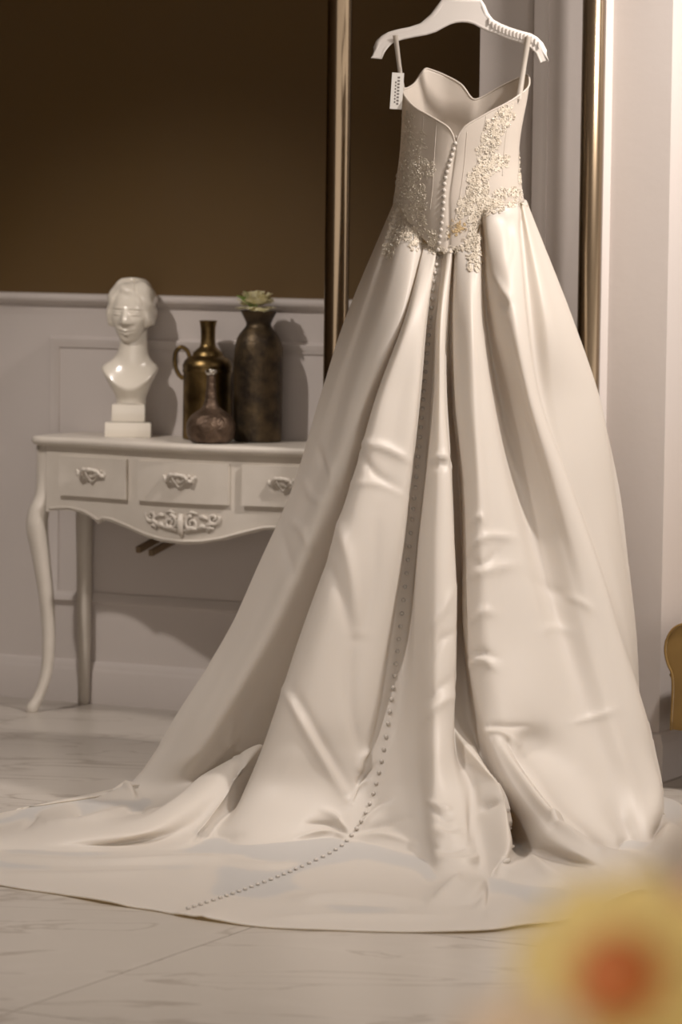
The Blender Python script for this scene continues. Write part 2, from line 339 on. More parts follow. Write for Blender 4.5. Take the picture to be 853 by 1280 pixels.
s((645,252,5.76), [657,674,709,746,777,808], [5.66,5.62,5.60,5.58,5.555,5.525], [(818,944,5.51),(827,982,5.475)], [(827,1012,None),(819,1044,0),(836,1030,.03),(856,1052,0),(880,1064,0)])
s((650,252,5.82), [664,677,705,742,774,803], [5.74,5.73,5.72,5.71,5.70,5.67], [(809,938,5.65),(818,980,5.60)], [(824,1010,0),(832,1022,0),(843,1030,0),(860,1042,0),(885,1050,0)])
s((652,250,5.80), [683,694,718,750,781,797], [5.72,5.73,5.73,5.74,5.75,5.75], [(803,938,5.745),(811,978,5.74)], [(818,1006,0),(829,1015,0),(840,1022,0),(858,1032,0),(885,1038,0)])
s((656,250,5.83), [700,724,747,770,790,799], [5.76,5.77,5.77,5.77,5.78,5.78], [(803,938,5.78),(808,974,5.78)], [(814,1000,0),(825,1007,0),(837,1013,0),(852,1020,0),(875,1026,0)])
s((658,250,5.87), [717,750,770,784,796,799], [5.84]*6, [(801,938,5.84),(804,968,5.84)], [(808,993,0),(818,998,0),(830,1003,0),(845,1009,0),(860,1013,0)])
s((650,247,5.93), [705,738,758,772,784,788], [5.92]*6, [(790,938,5.92),(793,966,5.92)], [(797,983,0),(804,987,0),(812,990,0),(826,995,0),(838,998,0)])
NS = len(S)
Zt = np.array([[a[0][2]] + a[2] + [a[3][0][2], a[3][1][2]] for a in S])
k = np.exp(-.5 * (np.arange(-6, 7) / 2.6) ** 2); k /= k.sum()
Zsm = np.stack([np.convolve(np.pad(Zt[:, j], 6, mode='edge'), k, 'valid') for j in range(Zt.shape[1])], 1)
Zf = 1.5 * Zsm + 0.97 * (Zt - Zsm)
def waist(px): return ZC - .115 * math.sqrt(max(0, 1 - ((px - 577) / 83) ** 2))
P = np.zeros((14, NS, 3))
for i, (top, px, Z, hg, f5) in enumerate(S):
    z0 = waist(top[0]) + .004 + max(0, top[2] - 5.755) * .5
    if i in (0, NS - 1): z0 = ZC + .05
    P[0, i] = at(top[0], top[1], z0)
    for j in range(6): P[j + 1, i] = at(px[j], LEV[j + 1], Zf[i, j + 1])
    for j in range(2): P[j + 7, i] = at(hg[j][0], hg[j][1], Zf[i, j + 7])
    for j in (1, 2, 3, 4, 0):
        if f5[j][2] is None: P[9, i] = at(f5[0][0], f5[0][1], .5 * (P[8, i][1] + P[10, i][1]))
        else: P[9 + j, i] = fl(f5[j][0], f5[j][1], f5[j][2] + .004)
# far (front of dress) side closing the skirt
far = []
for pxs in ([640, 690, 705, 715, 722, 728, 732, 734, 735], [577, 570, 565, 560, 555, 550, 545, 542, 540], [520, 465, 440, 415, 390, 360, 330, 318, 310]):
    col = [at(pxs[0], 246, ZC + .10)]
    for j in range(8): col.append(at(pxs[j + 1], (400, 500, 600, 700, 800, 900, 930, 955)[j], 8.90))
    base = fl(pxs[-1], 974)
    for j in range(5): col.append(np.array([base[0], 8.90 + .005 * j, .05 - .011 * j]))
    far.append(np.array(col))
P = np.concatenate([P, np.stack(far, 1), P[:, :1]], 1)
G = cr(P, 24)                                   # rows
G = np.transpose(cr(np.transpose(G, (1, 0, 2)), 13), (1, 0, 2))
nr, nc = G.shape[:2]
# small wrinkles pressed into the satin: (polyline in survey pixels, width, height in metres)
WR = [
 ([(407,560),(413,590),(420,615)],5,.006), ([(395,552),(402,575),(425,612)],5,-.005), ([(380,600),(392,622),(405,628)],4,.006),
 ([(366,652),(378,662),(392,700)],5,.006), ([(352,660),(362,700),(372,735)],7,-.005), ([(452,553),(480,560),(512,575)],6,.010),
 ([(450,566),(470,592),(506,618)],6,-.008), ([(440,604),(480,606),(510,622)],5,.006), ([(423,645),(436,700),(448,790)],9,.010),
 ([(409,700),(425,740),(440,800)],9,-.007), ([(470,640),(468,720),(455,800)],12,-.006), ([(540,576),(552,570),(562,572)],4,.010), ([(540,584),(553,580),(563,582)],4,-.008),
 ([(535,790),(552,765),(568,735)],6,.006), ([(536,830),(552,800),(570,790)],6,-.006), ([(532,900),(550,880),(568,868)],6,.008), ([(530,880),(548,862),(568,846)],5,-.006),
 ([(585,660),(600,645),(605,655)],4,.006), ([(586,690),(606,672),(645,672)],5,.008), ([(588,700),(604,706),(620,690)],4,-.006), ([(585,722),(612,712),(648,705)],7,.006),
 ([(588,832),(602,825),(622,836)],5,.010), ([(588,822),(602,816),(625,822)],4,-.008), ([(588,780),(605,765),(620,768)],7,.006),
 ([(608,914),(628,916),(650,930)],5,.010), ([(608,908),(630,906),(660,908)],5,-.010), ([(636,925),(675,977),(716,1026),(766,1050),(800,1056)],4,-.035), ([(622,925),(655,978),(698,1028),(750,1062)],7,.022),
 ([(690,1026),(700,1018),(716,1026)],4,.012), ([(688,1034),(702,1027),(718,1034)],4,-.010),
 ([(618,345),(635,372),(640,380)],5,.010), ([(625,385),(636,378),(645,380)],4,-.008), ([(605,275),(625,262),(648,268)],6,.010), ([(628,275),(640,290),(636,330)],8,-.010),
 ([(700,745),(725,752),(745,765)],6,.004), ([(715,904),(745,896),(775,886)],5,.005), ([(660,722),(690,738),(720,755)],8,-.004), ([(676,792),(690,785),(715,790)],6,.004),
 # gathers around the low button
 ([(437,1040),(420,1022),(405,1012)],4,.010), ([(437,1042),(412,1030),(385,1028)],4,-.010), ([(437,1045),(405,1040),(372,1046)],4,.010), ([(437,1046),(400,1052),(360,1056)],5,-.008),
 ([(445,1040),(465,1020),(490,1000)],4,.010), ([(447,1043),(475,1032),(510,1022)],5,-.009), ([(447,1046),(480,1046),(520,1056)],5,.008), ([(445,1050),(470,1060),(520,1080)],5,-.006),
 ([(463,935),(452,950),(448,968)],4,.010), ([(470,955),(455,968),(446,985)],4,-.009), ([(462,975),(448,985),(440,1005)],4,.010), ([(356,862),(395,935),(433,1000)],6,.012),
 ([(366,862),(405,930),(440,990)],7,-.008), ([(440,800),(438,880),(452,950)],9,-.010),
 # tube foot and lobe
 ([(538,1002),(555,1012),(566,1010)],4,.012), ([(540,1012),(556,1022),(566,1022)],4,-.010), ([(545,1038),(560,1046),(582,1044)],5,.010), ([(546,1028),(562,1034),(580,1032)],4,-.010), ([(550,1072),(580,1078),(600,1070)],5,.012),
 ([(598,1012),(606,1005),(622,1000)],6,-.014), ([(588,960),(592,1000),(590,1050)],7,-.012), ([(545,1060),(562,1062),(585,1058)],4,-.010),
 # train
 ([(0,1062),(90,1068),(180,1066),(260,1060)],5,-.010), ([(0,1072),(90,1078),(180,1076),(300,1070)],5,.012), ([(0,1085),(90,1086),(170,1083),(250,1082)],6,-.008), ([(0,1092),(100,1094),(200,1090)],6,.008),
 ([(300,1066),(345,1068),(400,1062)],6,-.010), ([(290,1076),(330,1082),(372,1080)],5,.010), ([(395,1130),(440,1135),(510,1137)],6,-.016), ([(370,1124),(430,1123),(520,1128)],6,.016), ([(330,1150),(430,1148),(560,1147)],5,.012),
 ([(540,1130),(570,1108),(580,1098)],7,.02), ([(560,1132),(590,1126),(610,1105)],8,-.014), ([(620,1100),(630,1080),(634,1072)],6,.014), ([(655,1058),(680,1085),(720,1105)],6,.012), ([(640,1110),(690,1108),(730,1112)],12,-.014),
 ([(155,979),(162,990),(170,998)],5,.02), ([(95,1022),(110,1010),(122,1004)],6,-.015), ([(60,1028),(110,1024),(150,1012),(175,1002)],5,.012), ([(30,1035),(38,1025),(46,1016)],5,-.010), ([(140,1022),(170,1010),(185,1012)],6,-.014),
 ([(244,1040),(270,1046),(300,1042)],5,-.012), ([(285,935),(265,955),(240,975)],5,.008), ([(292,905),(288,930),(300,915)],5,.008), ([(295,940),(300,965),(290,990)],6,-.012),
 ([(245,1150),(262,1142),(285,1148)],5,.005), ([(90,1120),(130,1127),(160,1134)],5,.004),
]
V = G.reshape(-1, 3)
du = np.gradient(G, axis=1); dv = np.gradient(G, axis=0)
Nn = np.cross(du, dv).reshape(-1, 3); Nn /= np.maximum(np.linalg.norm(Nn, axis=1, keepdims=True), 1e-9)
vd = EYE + np.array([0, 0, 2.5]) - V; sg = np.sign((vd * Nn).sum(1)); sg[sg == 0] = 1
Nn *= sg[:, None]
Q = proj(V); disp = np.zeros(len(V))
for pl, wd, amp in WR:
    pl = cr(np.array(pl, float), 6)
    best = np.full(len(V), 1e9); along = np.zeros(len(V)); tot = len(pl) - 1
    lo = pl.min(0) - 4 * wd; hi = pl.max(0) + 4 * wd
    idx = np.where((Q[:, 0] > lo[0]) & (Q[:, 0] < hi[0]) & (Q[:, 1] > lo[1]) & (Q[:, 1] < hi[1]))[0]
    if not len(idx): continue
    q = Q[idx]; b = np.full(len(idx), 1e9); al = np.zeros(len(idx))
    for j in range(tot):
        a_, c_ = pl[j], pl[j + 1]; e = c_ - a_; t = np.clip(((q - a_) @ e) / max(e @ e, 1e-9), 0, 1)
        dd = np.linalg.norm(q - (a_ + t[:, None] * e), axis=1); m = dd < b; b[m] = dd[m]; al[m] = (j + t[m]) / tot
    disp[idx] += 1.1 * amp * (1 + (b / wd) ** 2) ** -1.6 * .9 * np.sin(np.pi * np.clip(al, .04, .96)) ** .6
rowf = np.repeat(np.arange(nr) / (nr - 1), nc)
nz = np.array([noise.noise(Vector((v[0] * 3.1, v[1] * 1.6, v[2] * 2.2))) + .5 * noise.noise(Vector((v[0] * 8, v[1] * 5, v[2] * 4 + 9))) for v in V])
disp += nz * .006 * np.clip(rowf * 4, 0, 1) * np.clip((1 - rowf) * 9, .25, 1)
V = V + Nn * disp[:, None]
V[:, 2] = np.maximum(V[:, 2], .003)
idx = np.arange(nr * nc).reshape(nr, nc)
quads = np.stack([idx[:-1, :-1], idx[1:, :-1], idx[1:, 1:], idx[:-1, 1:]], -1).reshape(-1, 4)
skirt = dpart(mesh('skirt', V, quads, 'satin'))
md = skirt.modifiers.new('cloth_thickness', 'SOLIDIFY'); md.thickness = .003; md.offset = -1
skirt['label'] = 'pleated ivory satin skirt with a long train'

# bodice
top = [(503,112,0),(512,128,.05),(523,137,.072),(534,143,.085),(548,151,.10),(560,159,.107),(566,168,.108),(570,180,.106),(574,168,.108),(582,158,.107),(600,147,.10),(614,139,.092),(632,130,.078),(648,120,.055),(661,108,.02),(660,94,-.02),
       (648,98,-.06),(625,109,-.09),(602,122,-.105),(592,124,-.105),(577,106,-.11),(556,94,-.115),(541,88,-.108),(533,86,-.10),(527,92,-.085),(519,104,-.06),(510,110,-.03)]
NB = len(top)
def xl(y): return np.interp(y, [80,112,137,173,204,225,240,252,320], [503,503,503.5,502,499,496,494,493,493])
def xr(y): return np.interp(y, [80,109,147,181,209,238,252,320], [664,664,656,651,650.5,655,657,657])
def bot(px, back):
    if back: return np.interp(px, [489,500,515,530,545,556,566,580,598,604,630,660], [248,256,282,300,311,317,314,306,298,266,258,252])
    return 250
B = np.zeros((7, NB, 3))
for i, (px, py, off) in enumerate(top):
    t = min(1, max(0, (px - 503) / 161)); back = off > 0
    xb = xl(250) + t * (xr(250) - xl(250)); yb = bot(xb, back)
    for j in range(7):
        r = j / 6; y = py + (yb - py) * r
        x = xl(y) + t * (xr(y) - xl(y)) if j else px
        if 0 < i < 13: x = px + (x - px) * min(1, r * 2)
        sc = np.interp(y, [90, 160, 200, 250, 320], [1.0, 1.0, .97, 1.04, 1.08])
        o_ = off * sc
        B[j, i] = at(x, y, ZC - o_ - 0)
B = np.concatenate([B[:, -2:], B, B[:, :3]], 1)
BG = cr(B, 8); BG = np.transpose(cr(np.transpose(BG, (1, 0, 2)), 8), (1, 0, 2))
BG = BG[:, 16:16 + NB * 8 + 1]
n1, n2 = BG.shape[:2]; idx = np.arange(n1 * n2).reshape(n1, n2)
bq = np.stack([idx[:-1, :-1], idx[1:, :-1], idx[1:, 1:], idx[:-1, 1:]], -1).reshape(-1, 4)
bod = dpart(mesh('bodice', BG.reshape(-1, 3), bq, 'bodice'))
md = bod.modifiers.new('lining', 'SOLIDIFY'); md.thickness = .002; md.offset = 0
bod['label'] = 'strapless boned satin bodice'
dpart(tube('neckline_piping', [tuple(p) for p in BG[0][:-1]], .0026, 'bodice', seg=8, closed=True))
# combined surface for sewing things on
bvh = BVHTree.FromPolygons([tuple(v) for v in V] + [tuple(v) for v in BG.reshape(-1, 3)], [tuple(map(int, q)) for q in quads] + [tuple(int(a) + len(V) for a in q) for q in bq])
EYEV = Vector(EYE)
def sew(px, py):
    d = Vector(ray(px, py)).normalized(); loc, nor, i, dist = bvh.ray_cast(EYEV, d)
    if loc is None: return None
    if nor.dot(d) > 0: nor = -nor
    return loc, nor
def seam(pts, r=.0010, n=20):
    q = cr(np.array(pts, float), n); out = []
    for p in q:
        h = sew(*p)
        if h: out.append(h[0] + h[1] * .001)
    if len(out) > 3: return dpart(tube('seam', out, r, 'bodice', seg=6))
for pts in ([(546,152),(543,200),(541,236),(538,262)], [(530,145),(526,190),(518,230)], [(608,144),(602,180),(592,230),(588,270)], [(584,165),(580,210),(574,250),(566,285)], [(641,128),(632,170),(628,220)]): seam(pts)
# covered buttons
BP = cr(np.array([(571,172),(566,190),(561,208),(556,228),(555,250),(553,275),(550,300),(547,320),(542,350),(539,385),(534,440),(529,500),(521,590),(511,690),(500,790),(489,880),(478,950),(465,1000),(452,1028),(439,1046),(425,1060),(385,1081),(340,1100),(300,1115),(262,1128),(229,1139)], float), 30)
bme = None
def button_mesh():
    bm = bmesh.new(); bmesh.ops.create_uvsphere(bm, u_segments=12, v_segments=8, radius=1)
    for v in bm.verts: v.co.z *= .75
    me = bpy.data.meshes.new('button'); bm.to_mesh(me); bm.free(); me.materials.append(M['satin_button']); me.polygons.foreach_set('use_smooth', [True] * len(me.polygons)); return me
bme = button_mesh(); acc = 0.; last = BP[0]; need = 0.
for p in BP:
    acc += np.linalg.norm(p - last); last = p
    if acc >= need:
        y = p[1]; need = np.interp(y, [170, 300, 330, 500, 650, 930, 1000, 1040, 1052, 1140], [7.2, 8, 10.3, 10.6, 13.6, 14.5, 12.5, 10, 8.2, 8.0]); acc = 0
        h = sew(*p)
        if not h: continue
        b = bpy.data.objects.new('button', bme); C.objects.link(b)
        r = .0052
        b.matrix_world = Matrix.Translation(h[0] + h[1] * r * .55) @ h[1].to_track_quat('Z', 'Y').to_matrix().to_4x4() @ Matrix.Scale(r, 4)
        mw = b.matrix_world.copy(); b.parent = dress; b.matrix_parent_inverse = DM; b.matrix_basis = mw
# loop placket cord beside the buttons on the bodice
# lace
def inpoly(x, y, poly):
    c = False; j = len(poly) - 1
    for i in range(len(poly)):
        xi, yi = poly[i]; xj, yj = poly[j]
        if (yi > y) != (yj > y) and x < (xj - xi) * (y - yi) / (yj - yi) + xi: c = not c
        j = i
    return c
def cp(pts): return [(470 + x / 3.877, 70 + y / 3.877) for x, y in pts]
LACE = [(cp([(140,260),(185,260),(190,350),(240,370),(235,440),(225,500),(290,525),(270,580),(215,600),(235,660),(250,700),(235,760),(235,850),(215,880),(200,940),(160,930),(140,880),(95,930),(80,990),(45,985),(60,930),(110,800),(120,730),(70,690),(90,590),(120,530),(135,420)]), 900),
        (cp([(610,245),(655,240),(670,300),(620,370),(600,420),(590,470),(655,500),(640,530),(560,570),(540,620),(545,690),(600,650),(690,640),(725,690),(640,670),(580,740),(540,765),(505,750),(505,1040),(450,1045),(450,800),(440,720),(450,640),(450,580),(490,530),(505,420),(530,330)]), 1150),
        (cp([(690,470),(720,520),(728,640),(700,620),(690,560)]), 55), (cp([(390,710),(440,680),(450,760),(400,790)]), 55), (cp([(240,840),(300,850),(300,960),(270,960)]), 80), (cp([(350,790),(440,790),(430,860),(340,890)]), 40)]
lace = MB(); beads = MB(); amber = MB()
def el_flower(r):
    vs = []; fs = []; npet = 5; ph = random.random() * 6
    for k in range(npet):
        a = ph + k * 2 * math.pi / npet; cx, cy = math.cos(a) * r * .55, math.sin(a) * r * .55; b0 = len(vs); vs.append((cx, cy, r * .30))
        for j in range(7): q = j * 2 * math.pi / 7; vs.append((cx + math.cos(q) * r * .45, cy + math.sin(q) * r * .45, .0002))
        for j in range(7): fs.append((b0, b0 + 1 + j, b0 + 1 + (j + 1) % 7))
    return vs, fs
def el_leaf(r):
    a = random.random() * 6.28; c_, s_ = math.cos(a), math.sin(a); pts = []
    for j in range(10):
        q = j * 2 * math.pi / 10; x = math.cos(q) * r * 1.3; y = math.sin(q) * r * .45; y += .25 * x * x / r; pts.append((x * c_ - y * s_, x * s_ + y * c_, .0003))
    return pts + [(0, 0, r * .3)], [(10, j, (j + 1) % 10) for j in range(10)]
def el_curl(r):
    a = random.random() * 6.28; pts = [(math.cos(a + t * .55) * r * (1 - .06 * t), math.sin(a + t * .55) * r * (1 - .06 * t), .0012) for t in range(10)]
    return tube_geo(pts, r * .16, 5)
bmS = bmesh.new(); bmesh.ops.create_icosphere(bmS, subdivisions=1, radius=1); BS = ([tuple(v.co) for v in bmS.verts], [tuple(v.index for v in f.verts) for f in bmS.faces]); bmS.free()
for poly, cnt in LACE:
    xs = [p[0] for p in poly]; ys = [p[1] for p in poly]; got = 0; tries = 0
    while got < cnt and tries < cnt * 40:
        tries += 1; x = random.uniform(min(xs), max(xs)); y = random.uniform(min(ys), max(ys))
        if not inpoly(x + random.gauss(0, 1.6), y + random.gauss(0, 1.6), poly): continue
        if y < 200 and random.random() < .35: continue
        h = sew(x, y)
        if not h: continue
        got += 1; R = Matrix.Translation(h[0] + h[1] * .0015) @ h[1].to_track_quat('Z', 'Y').to_matrix().to_4x4()
        u = random.random(); r = random.uniform(.003, .0062)
        vs, fs = el_flower(r) if u < .35 else el_leaf(r) if u < .6 else el_curl(r * .9) if u < .85 else ([(a * .0017, b * .0017, c * .0017 + .002) for a, b, c in BS[0]], BS[1])
        tgt = beads if u >= .85 else lace
        if abs(x - 571) < 11 and abs(y - 288) < 13: tgt = amber  # applique pieces in this spot take the amber tint
        tgt.add([R @ Vector(v) for v in vs], fs)
for pth in ([(493,249),(500,257),(515,283),(530,301),(545,312),(556,318)], [(566,315),(580,307),(597,299)], [(602,268),(616,261),(630,258),(656,252)], [(497,252),(492,275),(487,300),(484,318)]):
    for q in cr(np.array(pth, float), 14):
        for rpt in range(2):
            h = sew(q[0] + random.gauss(0, 3), q[1] + random.gauss(0, 3))
            if not h: continue
            R = Matrix.Translation(h[0] + h[1] * .0015) @ h[1].to_track_quat('Z', 'Y').to_matrix().to_4x4(); r = random.uniform(.003, .006)
            vs, fs = random.choice((el_flower, el_leaf, el_curl))(r); lace.add([R @ Vector(v) for v in vs], fs)
for mb, n_, mt, lb in ((lace, 'lace_applique', 'lace', 'raised ivory lace appliqué'), (beads, 'bead_embroidery', 'bead', None), (amber, 'amber_patch', 'amber', 'small amber patch of lace at the waist')):
    if mb.v:
        o = dpart(mb.build(n_, mt)); o['kind'] = 'stuff'
        if lb: o['label'] = lb
# hanging loops
def ribbon(name, a, b, w, mat):
    a, b = Vector(a), Vector(b); t = (b - a).normalized(); sd = t.cross(Vector((0, 1, 0))).normalized(); bm = bmesh.new(); vs = []
    n = 10
    rows = []
    for i in range(n + 1):
        f = i / n; c_ = a.lerp(b, f) + Vector((0, .006 * math.sin(f * 3.14), 0)); ww = w * (1 - .15 * math.sin(f * 3.14))
        rows.append([bm.verts.new(c_ + sd * (k * ww / 2) + Vector((0, dy, 0))) for k, dy in ((-1, -.0006), (1, -.0006), (1, .0006), (-1, .0006))])
    for i in range(n):
        for k in range(4): bm.faces.new((rows[i][k], rows[i][(k + 1) % 4], rows[i + 1][(k + 1) % 4], rows[i + 1][k]))
    return from_bm(name, bm, mat, fix=True)
HZ = ZC - .012
for (a, b, c_, d_) in (((494.5, 44), (503.5, 114), 6.5, 0), ((661, 46), (649, 124), 7.5, .05)):
    o = dpart(ribbon('hanging_loop', at(*a, HZ - .010), at(*b, ZC - d_ - .006), c_ / 513., 'ribbon'))
    for k in range(8):
        f = .22 + k * .04; x = a[0] + (b[0] - a[0]) * f; y = a[1] + (b[1] - a[1]) * f
        p = at(x, y, HZ - .0125 - d_ * f * .9 + .006 * math.sin(f * 3.14)); 
        q = box('print', p[0] - .0022, p[0] + .0022, p[1] - .0003, p[1] + .0003, p[2] - .0012, p[2] + .0012, 'ink'); q.parent = o; q.matrix_parent_inverse = DM

# ------------------------------------------------------------------ hanger
hp = at(578, 20, HZ)
hanger = empty('clothes_hanger', tuple(hp)); tag(hanger, 'white plastic clothes hanger with ribbed shoulder holding the wedding dress', 'hanger')
OUT = [(554.5,1),(549,9),(541,20),(527.5,32),(513,37),(498,40),(487,43),(479,47.5),(473,53),(469.5,60),(466.5,71),(476,71),(478,65),(481,60),(485,55),(491,50),(504,46),(519,43),(533,40.5),(544,37),(553,32),(562,27.5),(570,25.3),(578,24.6),(586,25.2),(594,27.5),(603,32.5),(611,36),(622,40),(637,46),(650,50),(660,54),(667,59),(673,66),(677.5,77),(684.5,76),(681,64),(676,55),(670,49),(663,45),(650,41.5),(637,37.5),(625,32.5),(615,27),(608,18),(604,8),(601,1.5)]
opts = [at(x, y, HZ) - hp for x, y in OUT]
bm = extrude_poly([(p[0], p[2]) for p in opts], -.0035, .0035)
web = from_bm('hanger_body', bm, 'hanger', hanger, smooth=False)
rim = [(p[0], 0, p[2]) for p in opts]
tube('hanger_rim', rim, .0036, 'hanger', hanger, seg=10, closed=True, flat=1.9)
for k in range(15):
    f = k / 14; x = 612 + f * 62; yt = np.interp(x, [608,615,625,637,650,663,670,676], [18,27,32.5,37.5,41.5,45,49,55]); p = at(x, yt, HZ) - hp
    box('rib', p[0] - .0017, p[0] + .0017, -.0085, .0085, p[2] - .014, p[2] + .0015, 'hanger', hanger, .0006)
HKZ = 2.055
hk = [(0, 0, .035)] + [(0, 0, .05), (0, 0, HKZ - .03 - hp[2])]
base = HKZ - hp[2]
for t in range(0, 13): a = math.radians(-60 + t * 22); hk.append((0.0 + .024 * math.cos(a) - .012 if False else .022 * math.cos(a), 0, base + .022 * math.sin(a)))
tube('hook', [(p[0], 0, p[2]) for p in hk], .0022, 'wire', hanger, seg=8)
# tag on the loop
tgp = at(493.5, 113, HZ - .02)
tg = empty('price_tag', tuple(tgp)); tag(tg, 'small white card tag hanging at the left shoulder of the dress', 'tag')
q = [at(x, y, HZ - .02) - tgp for x, y in ((490.5,90.5),(505.5,91.5),(502.5,137),(487.5,136))]
bm = extrude_poly([(a[0], a[2]) for a in q], -.0008, .0008); from_bm('card', bm, 'card', tg, smooth=False)
for k in range(9):
    for xo, hh in ((499, 1.6), (495.5, 1.0)):
        y = 97 + k * 4.1 + (0 if xo == 499 else 6)
        if y > 131: continue
        p = at(xo - .06 * (y - 95), y, HZ - .02) - tgp
        box('print', p[0] - .0028 * hh / 1.6, p[0] + .0028 * hh / 1.6, -.0011, -.0008, p[2] - .0022, p[2] + .0022, 'ink', tg)
tube('string', [at(500, 92, HZ - .02) - tgp, at(501, 88, HZ - .018) - tgp, at(500.5, 84, HZ - .016) - tgp], .0006, 'ink', tg, seg=6)

# ------------------------------------------------------------------ garment rack
RZ = 9.02
pl_ = at(421, 350, RZ); pr_ = at(737, 350, RZ)
rack = empty('garment_rack', (float(pl_[0] + pr_[0]) / 2, RZ, 0)); tag(rack, 'bronzed round steel garment rack standing behind the wedding dress', 'clothes rack')
rx = float(pr_[0] - pl_[0]) / 2
for sx, r in ((-1, .031), (1, .0285)):
    o = lathe('upright', [(r, .01), (r, 2.42), (r * .8, 2.425), (0.001, 2.426)], 'steel', rack, 40); o.location.x = sx * rx
    o = lathe('foot_plate', [(.075, 0), (.075, .008), (.07, .012), (.034, .014), (.033, .02)], 'steel', rack, 40); o.location.x = sx * rx
tube('rail', [(-rx, 0, 2.3), (rx, 0, 2.3)], .016, 'steel', rack, 20)
hx = float(hp[0]) - rack.location.x
tube('display_arm', [(hx, 0, 2.3), (hx, -.01, 2.2), (hx, -.03, 2.09), (hx, -.08, 2.067), (hx, HZ - RZ - .03, 2.066), (hx, HZ - RZ - .045, 2.085)], .008, 'steel', rack, 12)

# ------------------------------------------------------------------ console table (local: x along wall, y out from the wall, z up)
TU0, TU1, TH = .088, 1.14, .785
tc_ = (TU0 + TU1) / 2
table = empty('console_table'); table.matrix_world = WALLM @ Matrix.Translation((tc_, 0, 0))
tag(table, 'cream painted console table with carved apron, three drawers and curved legs', 'console table')
HW = (TU1 - TU0) / 2
def bow(x, base=.262, amp=.055):       # serpentine front line
    t = min(1, abs(x) / (HW - .03)); return base + amp * (.5 + .5 * math.cos(math.pi * min(1, t / .92)))
# top
outl = [(-HW, .004), (-HW, .245), (-HW + .012, .272)]
xs = np.linspace(-HW + .03, HW - .03, 41)
outl += [(x, bow(x) + .024) for x in xs] + [(HW - .012, .272), (HW, .245), (HW, .004)]
def top_slab(name, outl, prof, mat, parent):
    cen = np.array([0, .13]); vs = []; fs = []; n = len(outl)
    P2 = np.array(outl)
    for ins, z in prof:
        for (x, y) in outl:
            sx = x - np.sign(x) * min(abs(x), ins * (1 if abs(x) > HW - .02 else abs(x) / HW * .2)); sy = y - (ins if y > .1 else 0); vs.append((sx, sy, z))
    for i in range(len(prof) - 1):
        for k in range(n): k2 = (k + 1) % n; fs.append((i * n + k, i * n + k2, (i + 1) * n + k2, (i + 1) * n + k))
    fs.append(tuple(range(n - 1, -1, -1))); m = (len(prof) - 1) * n; fs.append(tuple(range(m, m + n)))
    bm = bmesh.new(); me = bpy.data.meshes.new(name); me.from_pydata(vs, [], fs); bm.from_mesh(me); bmesh.ops.recalc_face_normals(bm, faces=bm.faces[:]); bm.to_mesh(me); bm.free()
    return sharp(link(name, me, mat, parent), 40)
top_slab('table_top', outl, [(.016, TH - .026), (.010, TH - .025), (.004, TH - .021), (.0, TH - .015), (.0, TH - .008), (.003, TH - .002), (.007, TH)], 'table_paint', table)
# apron front with scalloped lower edge
def scallop(x):
    a = abs(x)
    return float(np.interp(a, [0, .06, .12, .18, .24, .275, .29, .305, .34, .39, .43, .47], [.508, .511, .522, .540, .556, .558, .548, .558, .572, .580, .578, .572]))
AX = HW - .055
def apron():
    xs = np.linspace(-AX, AX, 121); bm = bmesh.new(); cols = []
    for x in xs:
        y = bow(x); zb = scallop(x)
        cols.append([bm.verts.new(p) for p in ((x, y, TH - .026), (x, y, zb), (x, y - .018, zb), (x, y - .018, TH - .026))])
    for a, b in zip(cols, cols[1:]):
        for k in range(4): bm.faces.new((a[k], b[k], b[(k + 1) % 4], a[(k + 1) % 4]))
    bm.faces.new(cols[0]); bm.faces.new(cols[-1][::-1])
    return sharp(from_bm('apron', bm, 'table_paint', table), 40)
ap = apron()
xs = np.linspace(-AX + .012, AX - .012, 90)
b_ = tube('edge_bead', [(x, bow(x) + .001, scallop(x) + .008) for x in xs], .0042, 'table_paint', ap, 6)
b_.parent = ap
for sx in (-1, 1):
    box('side_apron', sx * (HW - .045) - .009, sx * (HW - .045) + .009, .04, .235, .585, TH - .026, 'table_paint', table, .002)
box('back_rail', -AX, AX, .012, .03, .585, TH - .026, 'table_paint', table, .002)
